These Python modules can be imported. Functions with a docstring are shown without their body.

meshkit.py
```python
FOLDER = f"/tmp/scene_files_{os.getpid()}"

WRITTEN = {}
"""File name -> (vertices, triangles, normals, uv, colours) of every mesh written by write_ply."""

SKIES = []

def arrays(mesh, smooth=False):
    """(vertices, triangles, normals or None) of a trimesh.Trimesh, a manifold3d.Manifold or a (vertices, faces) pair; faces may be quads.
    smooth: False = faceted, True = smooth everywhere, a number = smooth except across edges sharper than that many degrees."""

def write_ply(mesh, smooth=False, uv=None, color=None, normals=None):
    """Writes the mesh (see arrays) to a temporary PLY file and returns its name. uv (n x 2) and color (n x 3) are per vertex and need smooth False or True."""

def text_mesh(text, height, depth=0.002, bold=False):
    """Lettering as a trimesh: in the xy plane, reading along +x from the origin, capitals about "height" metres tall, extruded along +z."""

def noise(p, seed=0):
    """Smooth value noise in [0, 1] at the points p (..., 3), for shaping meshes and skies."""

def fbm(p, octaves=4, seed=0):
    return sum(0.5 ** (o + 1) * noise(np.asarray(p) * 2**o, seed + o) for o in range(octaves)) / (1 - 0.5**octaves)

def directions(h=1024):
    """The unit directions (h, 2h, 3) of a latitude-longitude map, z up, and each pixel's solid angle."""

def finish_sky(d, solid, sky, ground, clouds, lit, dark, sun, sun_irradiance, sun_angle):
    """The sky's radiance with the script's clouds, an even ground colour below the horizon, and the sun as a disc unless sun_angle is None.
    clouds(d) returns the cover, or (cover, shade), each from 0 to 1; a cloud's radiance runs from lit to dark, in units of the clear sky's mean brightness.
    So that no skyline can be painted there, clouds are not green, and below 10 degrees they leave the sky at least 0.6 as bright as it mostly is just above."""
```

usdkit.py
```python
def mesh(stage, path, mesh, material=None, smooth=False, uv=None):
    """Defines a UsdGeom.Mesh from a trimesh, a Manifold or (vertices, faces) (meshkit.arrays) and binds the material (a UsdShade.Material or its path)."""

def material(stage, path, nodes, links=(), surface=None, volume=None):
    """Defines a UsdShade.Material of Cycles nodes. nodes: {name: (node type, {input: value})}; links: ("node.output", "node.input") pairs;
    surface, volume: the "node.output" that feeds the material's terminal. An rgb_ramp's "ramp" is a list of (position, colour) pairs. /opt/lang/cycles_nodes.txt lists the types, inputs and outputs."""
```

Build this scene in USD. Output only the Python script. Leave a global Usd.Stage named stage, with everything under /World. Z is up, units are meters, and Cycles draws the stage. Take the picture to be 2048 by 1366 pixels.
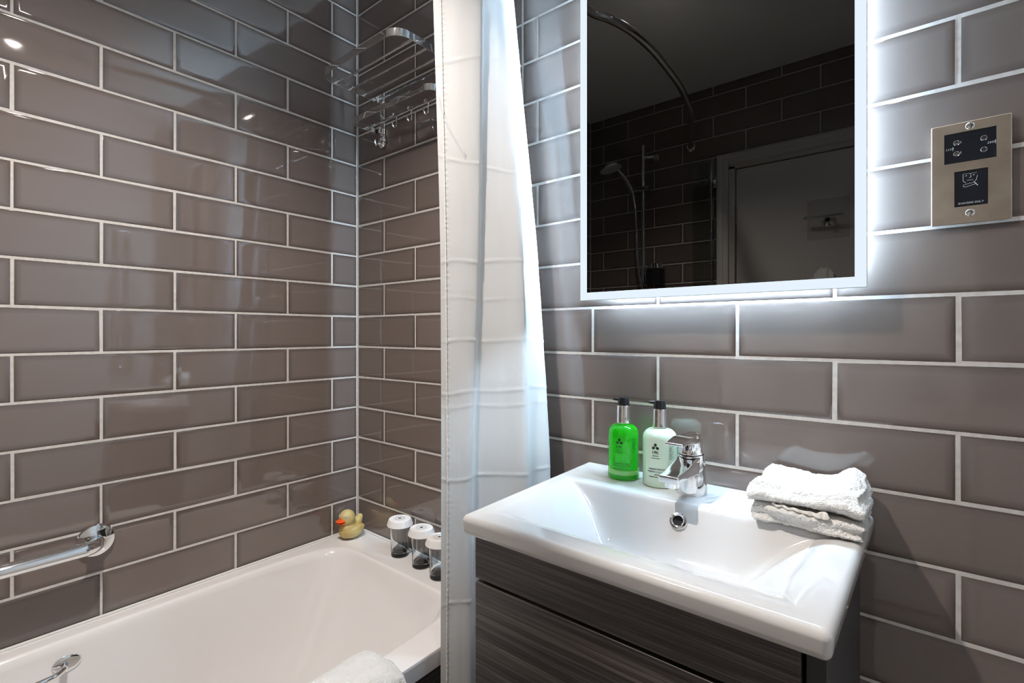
import math, random
import numpy as np
import trimesh
import manifold3d as m3
from shapely.geometry import LineString, Polygon, box as sbox
from pxr import Usd, UsdGeom, UsdLux, UsdShade, Gf, Sdf
import usdkit, meshkit

random.seed(7)
rng = np.random.default_rng(7)
stage = Usd.Stage.CreateInMemory()
UsdGeom.SetStageUpAxis(stage, UsdGeom.Tokens.z)
UsdGeom.SetStageMetersPerUnit(stage, 1.0)
UsdGeom.Xform.Define(stage, '/World')

# ------------------------------------------------------------------ camera, lights, exposure
W_PX, F_PX, CX_PX, CY_PX = 2048.0, 995.04, 989.8, 667.2
YAW = 0.698
CAM = (1.4571, -1.0041, 1.18)
cam = UsdGeom.Camera.Define(stage, '/World/camera')
cam.CreateHorizontalApertureAttr(36.0)
cam.CreateVerticalApertureAttr(36.0 * 1366 / 2048)
cam.CreateFocalLengthAttr(F_PX / W_PX * 36.0)
cam.CreateHorizontalApertureOffsetAttr((1024 - CX_PX) / W_PX * 36.0)
cam.CreateVerticalApertureOffsetAttr(-(683 - CY_PX) / W_PX * 36.0)
cam.CreateClippingRangeAttr(Gf.Vec2f(0.01, 50))
cam.AddTranslateOp().Set(Gf.Vec3d(*CAM))
cam.AddRotateXYZOp().Set(Gf.Vec3f(90, 0, math.degrees(YAW)))
cam.CreateExposureAttr(0.0)

CEIL = 2.42
LAMP_REF = 0.020
LAMP_POWER = (0.75, 9.0)          # brightness of each ceiling downlight
LAMP_CONE = (80.0, 62.0)
LAMP_COLOR = (1.0, 0.925, 0.86)
LED_COLOR = (0.54, 0.77, 1.0)
LED_STRENGTH = 205.0       # strip behind the mirror
BORDER_STRENGTH = 1.0     # frosted border of the mirror
LAMPS = [(1.42, -0.70), (0.73, -0.79)]

# ------------------------------------------------------------------ helpers
names = {}


def numbered(path):
    n = names.get(path, 0)
    names[path] = n + 1
    return path if n == 0 else f'{path}_{n:03d}'


def path_of(p):
    return str(p.GetPath()) if p is not None else '/World'


def tag(o, label=None, cat=None, group=None, kind=None):
    p = o.GetPrim() if hasattr(o, 'GetPrim') else o
    for k, v in (('label', label), ('category', cat), ('group', group), ('kind', kind)):
        if v:
            p.SetCustomDataByKey(k, v)
    return p


def thing(name, label=None, cat=None, loc=(0, 0, 0), rotz=0, group=None, kind=None):
    x = UsdGeom.Xform.Define(stage, numbered('/World/' + name))
    if any(loc):
        x.AddTranslateOp().Set(Gf.Vec3d(*loc))
    if rotz:
        x.AddRotateZOp().Set(math.degrees(rotz))
    return tag(x, label, cat, group, kind)


def obj(name, mesh, mat, parent=None, smooth=30, label=None):
    p = numbered(path_of(parent) + '/' + name)
    pr = usdkit.mesh(stage, p, mesh, M[mat], smooth).GetPrim()
    if label:
        pr.SetCustomDataByKey('label', label)
    return pr


def tm(v, f):
    f = np.asarray(f)
    if f.shape[1] == 4:
        f = np.vstack([f[:, [0, 1, 2]], f[:, [0, 2, 3]]])
    return trimesh.Trimesh(np.asarray(v, float), f, process=False)


def to_tm(man):
    mm = man.to_mesh()
    return trimesh.Trimesh(np.array(mm.vert_properties[:, :3], float), np.array(mm.tri_verts), process=False)


def cat(*ms):
    ms = [to_tm(q) if hasattr(q, 'to_mesh') else q for q in ms]
    return trimesh.util.concatenate(ms)


def bx(x0, x1, y0, y1, z0, z1, r=0.0, seg=12):
    """box, rounded by hulling spheres when r > 0"""
    if r <= 0:
        return m3.Manifold.cube([x1 - x0, y1 - y0, z1 - z0]).translate([x0, y0, z0])
    s = m3.Manifold.sphere(r, seg)
    return m3.Manifold.batch_hull([s.translate([x, y, z]) for x in (x0 + r, x1 - r) for y in (y0 + r, y1 - r) for z in (z0 + r, z1 - r)])


def frames(pts, closed=False, up=None):
    pts = np.asarray(pts, float)
    if closed:
        t = np.roll(pts, -1, 0) - np.roll(pts, 1, 0)
    else:
        t = np.gradient(pts, axis=0)
    t /= np.linalg.norm(t, axis=1, keepdims=True)
    if up is not None:
        b = np.tile(np.asarray(up, float), (len(pts), 1))
        n = np.cross(b, t)
        n /= np.linalg.norm(n, axis=1, keepdims=True)
        b = np.cross(t, n)
        return t, n, b
    n = np.zeros_like(pts)
    a = np.array([0, 0, 1.0]) if abs(t[0][2]) < 0.9 else np.array([1.0, 0, 0])
    n[0] = np.cross(t[0], a)
    n[0] /= np.linalg.norm(n[0])
    for i in range(1, len(pts)):
        q = n[i - 1] - t[i] * np.dot(n[i - 1], t[i])
        n[i] = q / np.linalg.norm(q)
    return t, n, np.cross(t, n)


def sweep(pts, section, closed=False, up=None, scale=None):
    """sweep a closed 2D section (normal, binormal) along pts, with caps when open"""
    pts = np.asarray(pts, float)
    sec = np.asarray(section, float)
    t, n, b = frames(pts, closed, up)
    k, m = len(sec), len(pts)
    sc = np.ones(m) if scale is None else np.asarray(scale, float)
    v = pts[:, None] + (sec[None, :, :1] * n[:, None] + sec[None, :, 1:] * b[:, None]) * sc[:, None, None]
    v = v.reshape(-1, 3)
    f = []
    for i in range(m if closed else m - 1):
        i2 = (i + 1) % m
        for j in range(k):
            j2 = (j + 1) % k
            f.append([i * k + j, i * k + j2, i2 * k + j2, i2 * k + j])
    f = np.array(f)
    f = np.vstack([f[:, [0, 1, 2]], f[:, [0, 2, 3]]])
    if not closed:
        v = np.vstack([v, pts[:1], pts[-1:]])
        c0, c1 = m * k, m * k + 1
        extra = [[c0, (j + 1) % k, j] for j in range(k)] + [[c1, (m - 1) * k + j, (m - 1) * k + (j + 1) % k] for j in range(k)]
        f = np.vstack([f, extra])
    r = trimesh.Trimesh(v, f, process=False)
    if r.volume < 0:
        r.invert()
    return r


def circ(r, n=12):
    a = np.arange(n) / n * 2 * math.pi
    return np.stack([r * np.cos(a), r * np.sin(a)], 1)


def tube(pts, r, n=12, closed=False, scale=None):
    return sweep(pts, circ(r, n), closed, None, scale)


def spline(ctrl, n=40):
    """Catmull-Rom through control points"""
    c = np.asarray(ctrl, float)
    c = np.vstack([2 * c[0] - c[1], c, 2 * c[-1] - c[-2]])
    out = []
    for i in range(1, len(c) - 2):
        for u in np.linspace(0, 1, max(2, n // (len(c) - 3)), endpoint=False):
            p0, p1, p2, p3 = c[i - 1:i + 3]
            out.append(0.5 * ((2 * p1) + (-p0 + p2) * u + (2 * p0 - 5 * p1 + 4 * p2 - p3) * u * u + (-p0 + 3 * p1 - 3 * p2 + p3) * u ** 3))
    out.append(c[-2])
    return np.array(out)


def lathe(prof, n=40):
    """revolve (r, z) points about z; profile runs bottom to top on the outside"""
    prof = np.asarray(prof, float)
    a = np.arange(n) / n * 2 * math.pi
    v = np.stack([prof[:, None, 0] * np.cos(a), prof[:, None, 0] * np.sin(a), np.repeat(prof[:, 1:2], n, 1)], -1).reshape(-1, 3)
    f = []
    for i in range(len(prof) - 1):
        for j in range(n):
            j2 = (j + 1) % n
            f.append([i * n + j, i * n + j2, (i + 1) * n + j2, (i + 1) * n + j])
    r = tm(v, f)
    r.merge_vertices()
    r.update_faces(r.nondegenerate_faces())
    if r.volume < 0:
        r.invert()
    return r


def xf(mesh, loc=(0, 0, 0), rot=None):
    q = mesh.copy() if not hasattr(mesh, 'to_mesh') else to_tm(mesh)
    if rot is not None:
        q.apply_transform(rot)
    q.apply_translation(loc)
    return q


def rotm(axis, deg):
    return trimesh.transformations.rotation_matrix(math.radians(deg), axis)


def smoothstep(t):
    t = np.clip(t, 0, 1)
    return t * t * (3 - 2 * t)


# ------------------------------------------------------------------ materials
M = {}


def mat(name, nodes, links=(), surface='p.BSDF'):
    M[name] = usdkit.material(stage, '/World/Looks/' + name, nodes, links, surface)


def plain(name, color, rough=0.4, **kw):
    mat(name, {'p': ('principled_bsdf', {'base_color': color, 'roughness': rough, **kw})})


POS = {'g': ('geometry', {})}
# glazed tile: warm grey glaze, slightly wavy, tone varies a little from tile to tile
mat('tile_glaze', {
    'g': ('geometry', {}), 'o': ('object_info', {}),
    'n': ('noise_texture', {'scale': 9.0, 'detail': 1.0}),
    'n2': ('noise_texture', {'scale': 60.0, 'detail': 2.0}),
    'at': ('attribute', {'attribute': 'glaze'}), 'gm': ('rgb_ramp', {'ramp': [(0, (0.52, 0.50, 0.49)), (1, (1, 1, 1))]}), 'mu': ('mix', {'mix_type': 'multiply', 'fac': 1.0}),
    'rp': ('rgb_ramp', {'ramp': [(0, (0.176, 0.141, 0.125)), (1, (0.194, 0.155, 0.139))]}),
    'b': ('bump', {'strength': 0.10, 'distance': 0.003}),
    'p': ('principled_bsdf', {'roughness': 0.045, 'ior': 1.75, 'specular_ior_level': 0.5})},
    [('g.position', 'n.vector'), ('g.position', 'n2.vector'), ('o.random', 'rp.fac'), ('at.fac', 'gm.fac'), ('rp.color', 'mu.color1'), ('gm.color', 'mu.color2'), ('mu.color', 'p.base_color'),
     ('n.fac', 'b.height'), ('b.normal', 'p.normal')])
mat('grout', {
    'g': ('geometry', {}), 'n': ('noise_texture', {'scale': 90.0, 'detail': 3.0}),
    'rp': ('rgb_ramp', {'ramp': [(0.3, (0.58, 0.545, 0.51)), (0.7, (0.70, 0.67, 0.64))]}),
    'p': ('principled_bsdf', {'roughness': 0.7})},
    [('g.position', 'n.vector'), ('n.fac', 'rp.fac'), ('rp.color', 'p.base_color')])
plain('paint_white', (0.86, 0.845, 0.82), 0.6)
plain('door_paint', (0.72, 0.68, 0.64), 0.35)
plain('ceramic', (0.63, 0.615, 0.60), 0.07, coat_weight=0.3)
plain('bath_enamel', (0.82, 0.795, 0.785), 0.10, coat_weight=0.3)
plain('chrome', (0.86, 0.87, 0.88), 0.05, metallic=1.0)
plain('dark_chrome', (0.55, 0.55, 0.55), 0.1, metallic=1.0)
plain('black_plastic', (0.012, 0.012, 0.014), 0.25)
plain('dark_insert', (0.006, 0.008, 0.014), 0.35)
plain('hole_dark', (0.003, 0.003, 0.003), 0.7)
plain('white_print', (0.75, 0.80, 0.85), 0.5)
plain('dark_print', (0.015, 0.02, 0.015), 0.6)
plain('brown_print', (0.10, 0.065, 0.045), 0.7)
plain('paper', (0.82, 0.80, 0.79), 0.8)
plain('void_black', (0.006, 0.006, 0.006), 0.8)
plain('duck_beak', (0.95, 0.11, 0.01), 0.4)
plain('rubber_seal', (0.75, 0.74, 0.72), 0.5)
mat('duck_rubber', {
    'g': ('texture_coordinate', {}), 'n': ('noise_texture', {'scale': 28.0, 'detail': 2.0}),
    'rp': ('rgb_ramp', {'ramp': [(0.3, (0.50, 0.35, 0.11)), (0.62, (0.62, 0.51, 0.23))]}),
    'p': ('principled_bsdf', {'roughness': 0.45, 'subsurface_weight': 0.15, 'subsurface_scale': 0.004})},
    [('g.object', 'n.vector'), ('n.fac', 'rp.fac'), ('rp.color', 'p.base_color')])
# brushed antique brass
mat('brushed_brass', {
    'g': ('geometry', {}), 'm': ('mapping', {'scale': (30, 30, 900)}), 'n': ('noise_texture', {'scale': 1.0, 'detail': 2.0}),
    'n2': ('noise_texture', {'scale': 25.0, 'detail': 2.0}),
    'rp': ('rgb_ramp', {'ramp': [(0.3, (0.58, 0.48, 0.38)), (0.7, (0.72, 0.62, 0.50))]}),
    'b': ('bump', {'strength': 0.25, 'distance': 0.0004}),
    'p': ('principled_bsdf', {'metallic': 1.0, 'roughness': 0.36})},
    [('g.position', 'm.vector'), ('m.vector', 'n.vector'), ('g.position', 'n2.vector'), ('n2.fac', 'rp.fac'), ('rp.color', 'p.base_color'),
     ('n.fac', 'b.height'), ('b.normal', 'p.normal')])
# dark horizontal-grain laminate
mat('dark_wood', {
    'g': ('geometry', {}), 'm': ('mapping', {'scale': (2.2, 2.2, 95)}), 'n': ('noise_texture', {'scale': 1.0, 'detail': 5.0, 'roughness': 0.65, 'distortion': 0.5}),
    'm2': ('mapping', {'scale': (6, 6, 420)}), 'n2': ('noise_texture', {'scale': 1.0, 'detail': 3.0}),
    'mx': ('mix_float', {'fac': 0.4}),
    'rp': ('rgb_ramp', {'ramp': [(0.36, (0.020, 0.017, 0.016)), (0.5, (0.060, 0.051, 0.048)), (0.64, (0.160, 0.138, 0.128))]}),
    'b': ('bump', {'strength': 0.5, 'distance': 0.0008}),
    'p': ('principled_bsdf', {'roughness': 0.42})},
    [('g.position', 'm.vector'), ('m.vector', 'n.vector'), ('g.position', 'm2.vector'), ('m2.vector', 'n2.vector'), ('n.fac', 'mx.a'), ('n2.fac', 'mx.b'),
     ('mx.result', 'rp.fac'), ('rp.color', 'p.base_color'), ('mx.result', 'b.height'), ('b.normal', 'p.normal')])
mat('side_laminate', {'p': ('principled_bsdf', {'base_color': (0.030, 0.028, 0.030), 'roughness': 0.45})})
# thin polyester curtain
mat('curtain_cloth', {
    'g': ('geometry', {}), 'n': ('noise_texture', {'scale': 900.0, 'detail': 1.0}), 'b': ('bump', {'strength': 0.1, 'distance': 0.0003}),
    'd': ('principled_bsdf', {'base_color': (0.75, 0.74, 0.725), 'roughness': 0.55, 'sheen_weight': 0.1}),
    't': ('translucent_bsdf', {'color': (0.84, 0.86, 0.87)}), 'mx': ('mix_closure', {'fac': 0.20})},
    [('g.position', 'n.vector'), ('n.fac', 'b.height'), ('b.normal', 'd.normal'), ('d.BSDF', 'mx.closure1'), ('t.BSDF', 'mx.closure2')], 'mx.closure')
mat('terry', {
    'g': ('geometry', {}), 'v': ('voronoi_texture', {'scale': 520.0}), 'n': ('noise_texture', {'scale': 160.0, 'detail': 3.0}), 'a': ('math', {'math_type': 'add'}),
    'b': ('bump', {'strength': 0.7, 'distance': 0.0022}),
    'p': ('principled_bsdf', {'base_color': (0.80, 0.78, 0.75), 'roughness': 0.95, 'sheen_weight': 0.25})},
    [('g.position', 'v.vector'), ('g.position', 'n.vector'), ('v.distance', 'a.value1'), ('n.fac', 'a.value2'), ('a.value', 'b.height'), ('b.normal', 'p.normal')])
plain('white_cotton', (0.92, 0.90, 0.88), 0.9)
plain('hem_band', (0.80, 0.76, 0.70), 0.8)
mat('mirror_silver', {'p': ('glossy_bsdf', {'color': (0.115, 0.115, 0.112), 'roughness': 0.0})})
mat('frosted_lit', {'e': ('emission', {'color': (0.80, 0.90, 1.0), 'strength': BORDER_STRENGTH})}, (), 'e.emission')
mat('led_lit', {'e': ('emission', {'color': LED_COLOR, 'strength': LED_STRENGTH})}, (), 'e.emission')
plain('mirror_edge', (0.55, 0.65, 0.64), 0.1, transmission_weight=0.3)


def clear(name, tint, k=1.0, ior=1.5):
    mat(name, {'f': ('fresnel', {'IOR': ior}), 'bf': ('geometry', {}), 'iv': ('math', {'math_type': 'subtract', 'value1': 1.0}), 'mu': ('math', {'math_type': 'multiply'}), 't': ('transparent_bsdf', {'color': tint}), 'g': ('glossy_bsdf', {'color': (k, k, k), 'roughness': 0.0}), 'mx': ('mix_closure', {})},
        [('bf.backfacing', 'iv.value2'), ('f.fac', 'mu.value1'), ('iv.value', 'mu.value2'), ('mu.value', 'mx.fac'), ('t.BSDF', 'mx.closure1'), ('g.BSDF', 'mx.closure2')], 'mx.closure')


clear('clear_glass', (0.94, 0.95, 0.95))
clear('screen_glass', (0.90, 0.94, 0.92), ior=1.8)
plain('solid_glass', (0.93, 0.95, 0.95), 0.0, transmission_weight=1.0, ior=1.45)
plain('glass_base', (0.30, 0.31, 0.31), 0.02, transmission_weight=1.0, ior=1.45)
def glowing_gel(name, base, through, fac, clarity=0.15):
    mat(name, {'d': ('principled_bsdf', {'base_color': base, 'roughness': 0.04, 'transmission_weight': clarity, 'ior': 1.36}), 't': ('translucent_bsdf', {'color': through}), 'mx': ('mix_closure', {'fac': fac})},
        [('d.BSDF', 'mx.closure1'), ('t.BSDF', 'mx.closure2')], 'mx.closure')


glowing_gel('green_gel', (0.03, 0.85, 0.015), (0.02, 1.0, 0.01), 0.38, 0.65)
glowing_gel('green_base', (0.55, 0.95, 0.38), (0.60, 1.0, 0.45), 0.45)
plain('green_tube', (0.22, 0.85, 0.03), 0.2)
plain('lotion', (0.66, 0.84, 0.67), 0.12, coat_weight=0.6)
clear('plate_clear', (0.97, 0.97, 0.97))
mat('floor_tile', {
    'g': ('geometry', {}), 'b': ('brick_texture', {'scale': 1.0, 'brick_width': 0.4, 'row_height': 0.4, 'offset': 0.0, 'mortar_size': 0.003, 'color1': (0.22, 0.21, 0.20), 'color2': (0.24, 0.23, 0.22), 'mortar': (0.4, 0.39, 0.38)}),
    'p': ('principled_bsdf', {'roughness': 0.4})},
    [('g.position', 'b.vector'), ('b.color', 'p.base_color')])

# ------------------------------------------------------------------ the room
RX, RY = 2.15, -1.705        # right wall, front wall
PZ, HP, ROW0 = 0.103, 0.1515, 1.238
GR = 0.0025                 # joint width
RIM = ROW0 - 7 * PZ         # bath rim height = 0.517


def tile_mesh(w, h):
    """a cushion-edged tile: x along, z up, face towards -y at y = 0"""
    rings = [(0.0, 0.006), (0.0, 0.0020), (0.0024, 0.0010), (0.0065, 0.0003), (0.0150, 0.0)]
    v, f = [], []
    for ins, dep in rings:
        i = min(ins, w * 0.45, h * 0.45)
        v += [(i, dep, i), (w - i, dep, i), (w - i, dep, h - i), (i, dep, h - i)]
    for r in range(4):
        for j in range(4):
            j2 = (j + 1) % 4
            f.append([r * 4 + j, r * 4 + j2, (r + 1) * 4 + j2, (r + 1) * 4 + j])
    f.append([16, 17, 18, 19])
    return np.array(v), np.array(f)


def tiled_wall(parent, to_world, a0, length, z_ranges, holes=(), step_tilt=0.0022):
    """running-bond tiles; the even rows (counted down from ROW0) have joints a0 + even * HP. z_ranges: list of (s0, s1, z0, z1)."""
    for r in range(-12, 12):
        zt = ROW0 - r * PZ
        zb = zt - PZ
        par = r % 2
        s = a0 + (par - 2 * 4) * HP
        while s < length:
            s0, s1 = max(s, 0), min(s + 2 * HP, length)
            s += 2 * HP
            if s1 - s0 < 0.012:
                continue
            for (q0, q1, zlo, zhi) in z_ranges:
                t0, t1 = max(s0, q0), min(s1, q1)
                b, t = max(zb, zlo), min(zt, zhi)
                if t1 - t0 < 0.012 or t - b < 0.008:
                    continue
                w, h = t1 - t0 - GR, t - b - GR
                v, f = tile_mesh(w, h)
                c = np.array([w / 2, 0, h / 2])
                ax, az = rng.normal(0, 0.0011, 2)
                az += step_tilt * (1 if (int(round((s0 - a0) / HP)) % 2) else -1) * 0.35
                d = (v[:, 0] - c[0]) * az + (v[:, 2] - c[2]) * ax
                d = np.clip(d, -0.0005, 0.0005)
                v = v + np.stack([np.zeros(len(v)), d, np.zeros(len(v))], 1)
                v[:, 0] += t0 + GR / 2
                v[:, 2] += b + GR / 2
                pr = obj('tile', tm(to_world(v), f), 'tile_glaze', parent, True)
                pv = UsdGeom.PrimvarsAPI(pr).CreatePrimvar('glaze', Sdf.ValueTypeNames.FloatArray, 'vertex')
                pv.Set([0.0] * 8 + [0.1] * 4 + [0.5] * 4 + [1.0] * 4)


def slab(parent, name, mesh, m):
    return obj(name, mesh, m, parent, False)


wl = thing('wall_left', 'wall of glossy warm grey brick-bond tiles along the back of the bath', kind='structure')
slab(wl, 'grout', bx(-0.12, -0.0013, RY - 0.1, 0.10, 0.0, CEIL), 'grout')
toA = lambda v: np.stack([-v[:, 1], -v[:, 0], v[:, 2]], 1)
tiled_wall(wl, toA, 0.0969, 1.703, [(0.0016, 1.703, RIM, CEIL)])

wb = thing('wall_back', 'wall of glossy warm grey brick-bond tiles behind basin, mirror and rack', kind='structure')
slab(wb, 'grout', bx(0.0, RX, 0.0013, 0.10, 0.0, CEIL), 'grout')
toB = lambda v: np.stack([v[:, 0], v[:, 1], v[:, 2]], 1)
tiled_wall(wb, toB, 0.1452 - HP, 2.15, [(0.0016, 0.705, RIM, CEIL), (0.705, 2.15, 0.0, CEIL)])

DX0, DX1, DZ = 0.795, 1.555, 1.985      # door leaf opening
wf = thing('wall_front', 'tiled wall with the door and shower, opposite the mirror', kind='structure')
slab(wf, 'grout', bx(0.0, DX0 - 0.03, RY - 0.1, RY - 0.0013, 0, CEIL), 'grout')
slab(wf, 'grout', bx(DX0 - 0.03, DX1 + 0.03, RY - 0.1, RY - 0.0013, DZ + 0.03, CEIL), 'grout')
slab(wf, 'grout', bx(DX1 + 0.03, RX, RY - 0.1, RY - 0.0013, 0, CEIL), 'grout')
toC = lambda v: np.stack([v[:, 0], RY - v[:, 1], v[:, 2]], 1)


def toC(v):
    return np.stack([v[:, 0], RY - v[:, 1], v[:, 2]], 1)






# tiles on the front wall face +y: mirror the winding
_obj = obj


def obj_flip(name, mesh, mat_, parent=None, smooth=30, label=None):
    mesh = mesh.copy()
    mesh.invert()
    return _obj(name, mesh, mat_, parent, smooth, label)


obj = obj_flip
tiled_wall(wf, toC, 0.237 - HP, 2.15, [(0.0016, 2.15, 2.0621, CEIL), (0.0016, 0.711, RIM, 2.0621), (1.64, 2.15, 0.9, 2.0621)])
obj = _obj

wr = thing('wall_right', 'plain painted wall on the right, outside the picture', kind='structure')
slab(wr, 'plaster', bx(RX, RX + 0.1, RY - 0.1, 0.1, 0, CEIL), 'paint_white')
fl = thing('floor', 'grey tiled bathroom floor', kind='structure')
slab(fl, 'floor_surface', bx(0, RX, RY, 0, -0.08, 0.0), 'floor_tile')
ce = thing('ceiling', 'plain white painted ceiling seen in the mirror', kind='structure')
slab(ce, 'plaster', bx(-0.1, RX + 0.1, RY - 0.1, 0.1, CEIL, CEIL + 0.1), 'paint_white')

# door with its moulded surround, seen in the mirror
dr = thing('door_1', 'white painted door in a moulded surround, reflected in the mirror', kind='structure')


def casing(x0, x1, z0, z1, parent):
    a = bx(x0, x1, RY - 0.09, RY + 0.014, z0, z1, 0.003, 8)
    return a


obj('architrave', cat(casing(0.711, 0.765, 0, 2.064, dr), bx(0.72, 0.742, RY, RY + 0.022, 0, 2.055, 0.004, 8), bx(0.765, DX0 - 0.004, RY - 0.09, RY - 0.004, 0, 2.0)), 'door_paint', dr)
obj('architrave', cat(casing(DX1 + 0.03, DX1 + 0.084, 0, 2.064, dr), bx(DX1 + 0.053, DX1 + 0.075, RY, RY + 0.022, 0, 2.055, 0.004, 8), bx(DX1 + 0.004, DX1 + 0.03, RY - 0.09, RY - 0.004, 0, 2.0)), 'door_paint', dr)
obj('architrave', cat(casing(0.765, DX1 + 0.03, 2.010, 2.064, dr), bx(0.742, DX1 + 0.053, RY, RY + 0.022, 2.033, 2.055, 0.004, 8), bx(0.765, DX1 + 0.03, RY - 0.09, RY - 0.004, DZ + 0.004, 2.01)), 'door_paint', dr)
obj('door_leaf', bx(DX0, DX1, RY - 0.062, RY - 0.018, 0.005, DZ, 0.002, 8), 'door_paint', dr)
for z in (0.25, 1.72):
    obj('hinge', cat(xf(tube([(DX0 - 0.002, RY - 0.012, z), (DX0 - 0.002, RY - 0.012, z + 0.09)], 0.005, 10))), 'dark_chrome', dr)
obj('door_handle', cat(xf(lathe([(0, 0), (0.026, 0), (0.026, 0.008), (0, 0.008)], 24), (DX1 - 0.06, RY - 0.018, 1.0), rotm([1, 0, 0], -90)),
                       tube([(DX1 - 0.06, RY - 0.012, 1.0), (DX1 - 0.06, RY + 0.03, 1.0), (DX1 - 0.075, RY + 0.036, 1.0), (DX1 - 0.17, RY + 0.036, 1.0)], 0.009, 12)), 'chrome', dr)

# robe holder on the door: clear square plate, chrome base and bar
rh = thing('robe_holder', 'chrome T-bar robe hook on a clear square plate, seen in the mirror on the door', 'hook')
hx, hz, hy = 1.176, 1.686, RY - 0.018
obj('backing_plate', bx(1.094, 1.250, hy, hy + 0.004, 1.60, 1.778, 0.0015, 8), 'plate_clear', rh, label='clear square plate')
obj('base', xf(lathe([(0, 0), (0.026, 0), (0.026, 0.006), (0.020, 0.014), (0.010, 0.020), (0.009, 0.050), (0, 0.050)], 28), (hx, hy + 0.004, hz - 0.012), rotm([1, 0, 0], -90)), 'chrome', rh)
obj('bar', tube([(hx - 0.078, hy + 0.055, hz + 0.004), (hx + 0.05, hy + 0.055, hz + 0.004)], 0.0075, 14), 'chrome', rh)
for x in (hx - 0.080, hx + 0.052):
    obj('end_knob', xf(m3.Manifold.sphere(0.0095, 20), (x, hy + 0.055, hz + 0.004)), 'chrome', rh)

# hand towel on a lower peg of the door
ht = thing('hand_towel', 'white cloth hung in two peaks low on the door, at the mirror\'s bottom edge', 'towel')


def peak_cloth():
    n, k = 40, 40
    u = np.linspace(-1, 1, n)
    w = np.linspace(0, 1, k)
    U, Wt = np.meshgrid(u, w)
    top = 1.476 - 0.030 * np.minimum(np.abs(U + 0.22), np.abs(U - 0.28)) / 0.72 - 0.02 * (np.abs(U) > 0.9)
    z = top - Wt * 0.45
    x = 1.157 + U * (0.040 + 0.03 * Wt)
    y = RY - 0.005 + 0.012 * np.sin(U * 9) * (0.3 + Wt) + 0.03 * np.minimum(1, Wt * 8)
    v = np.stack([x, y, z], -1).reshape(-1, 3)
    back = v.copy()
    back[:, 1] = RY - 0.0165
    f = []
    for i in range(k - 1):
        for j in range(n - 1):
            f.append([i * n + j, i * n + j + 1, (i + 1) * n + j + 1, (i + 1) * n + j])
    f = np.array(f)
    return tm(np.vstack([v, back]), np.vstack([f, f[:, ::-1] + n * k]))


obj('cloth', peak_cloth(), 'white_cotton', ht)
obj('peg', tube([(1.160, RY - 0.018, 1.450), (1.160, RY - 0.009, 1.450)], 0.006, 10), 'chrome', ht)

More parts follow.
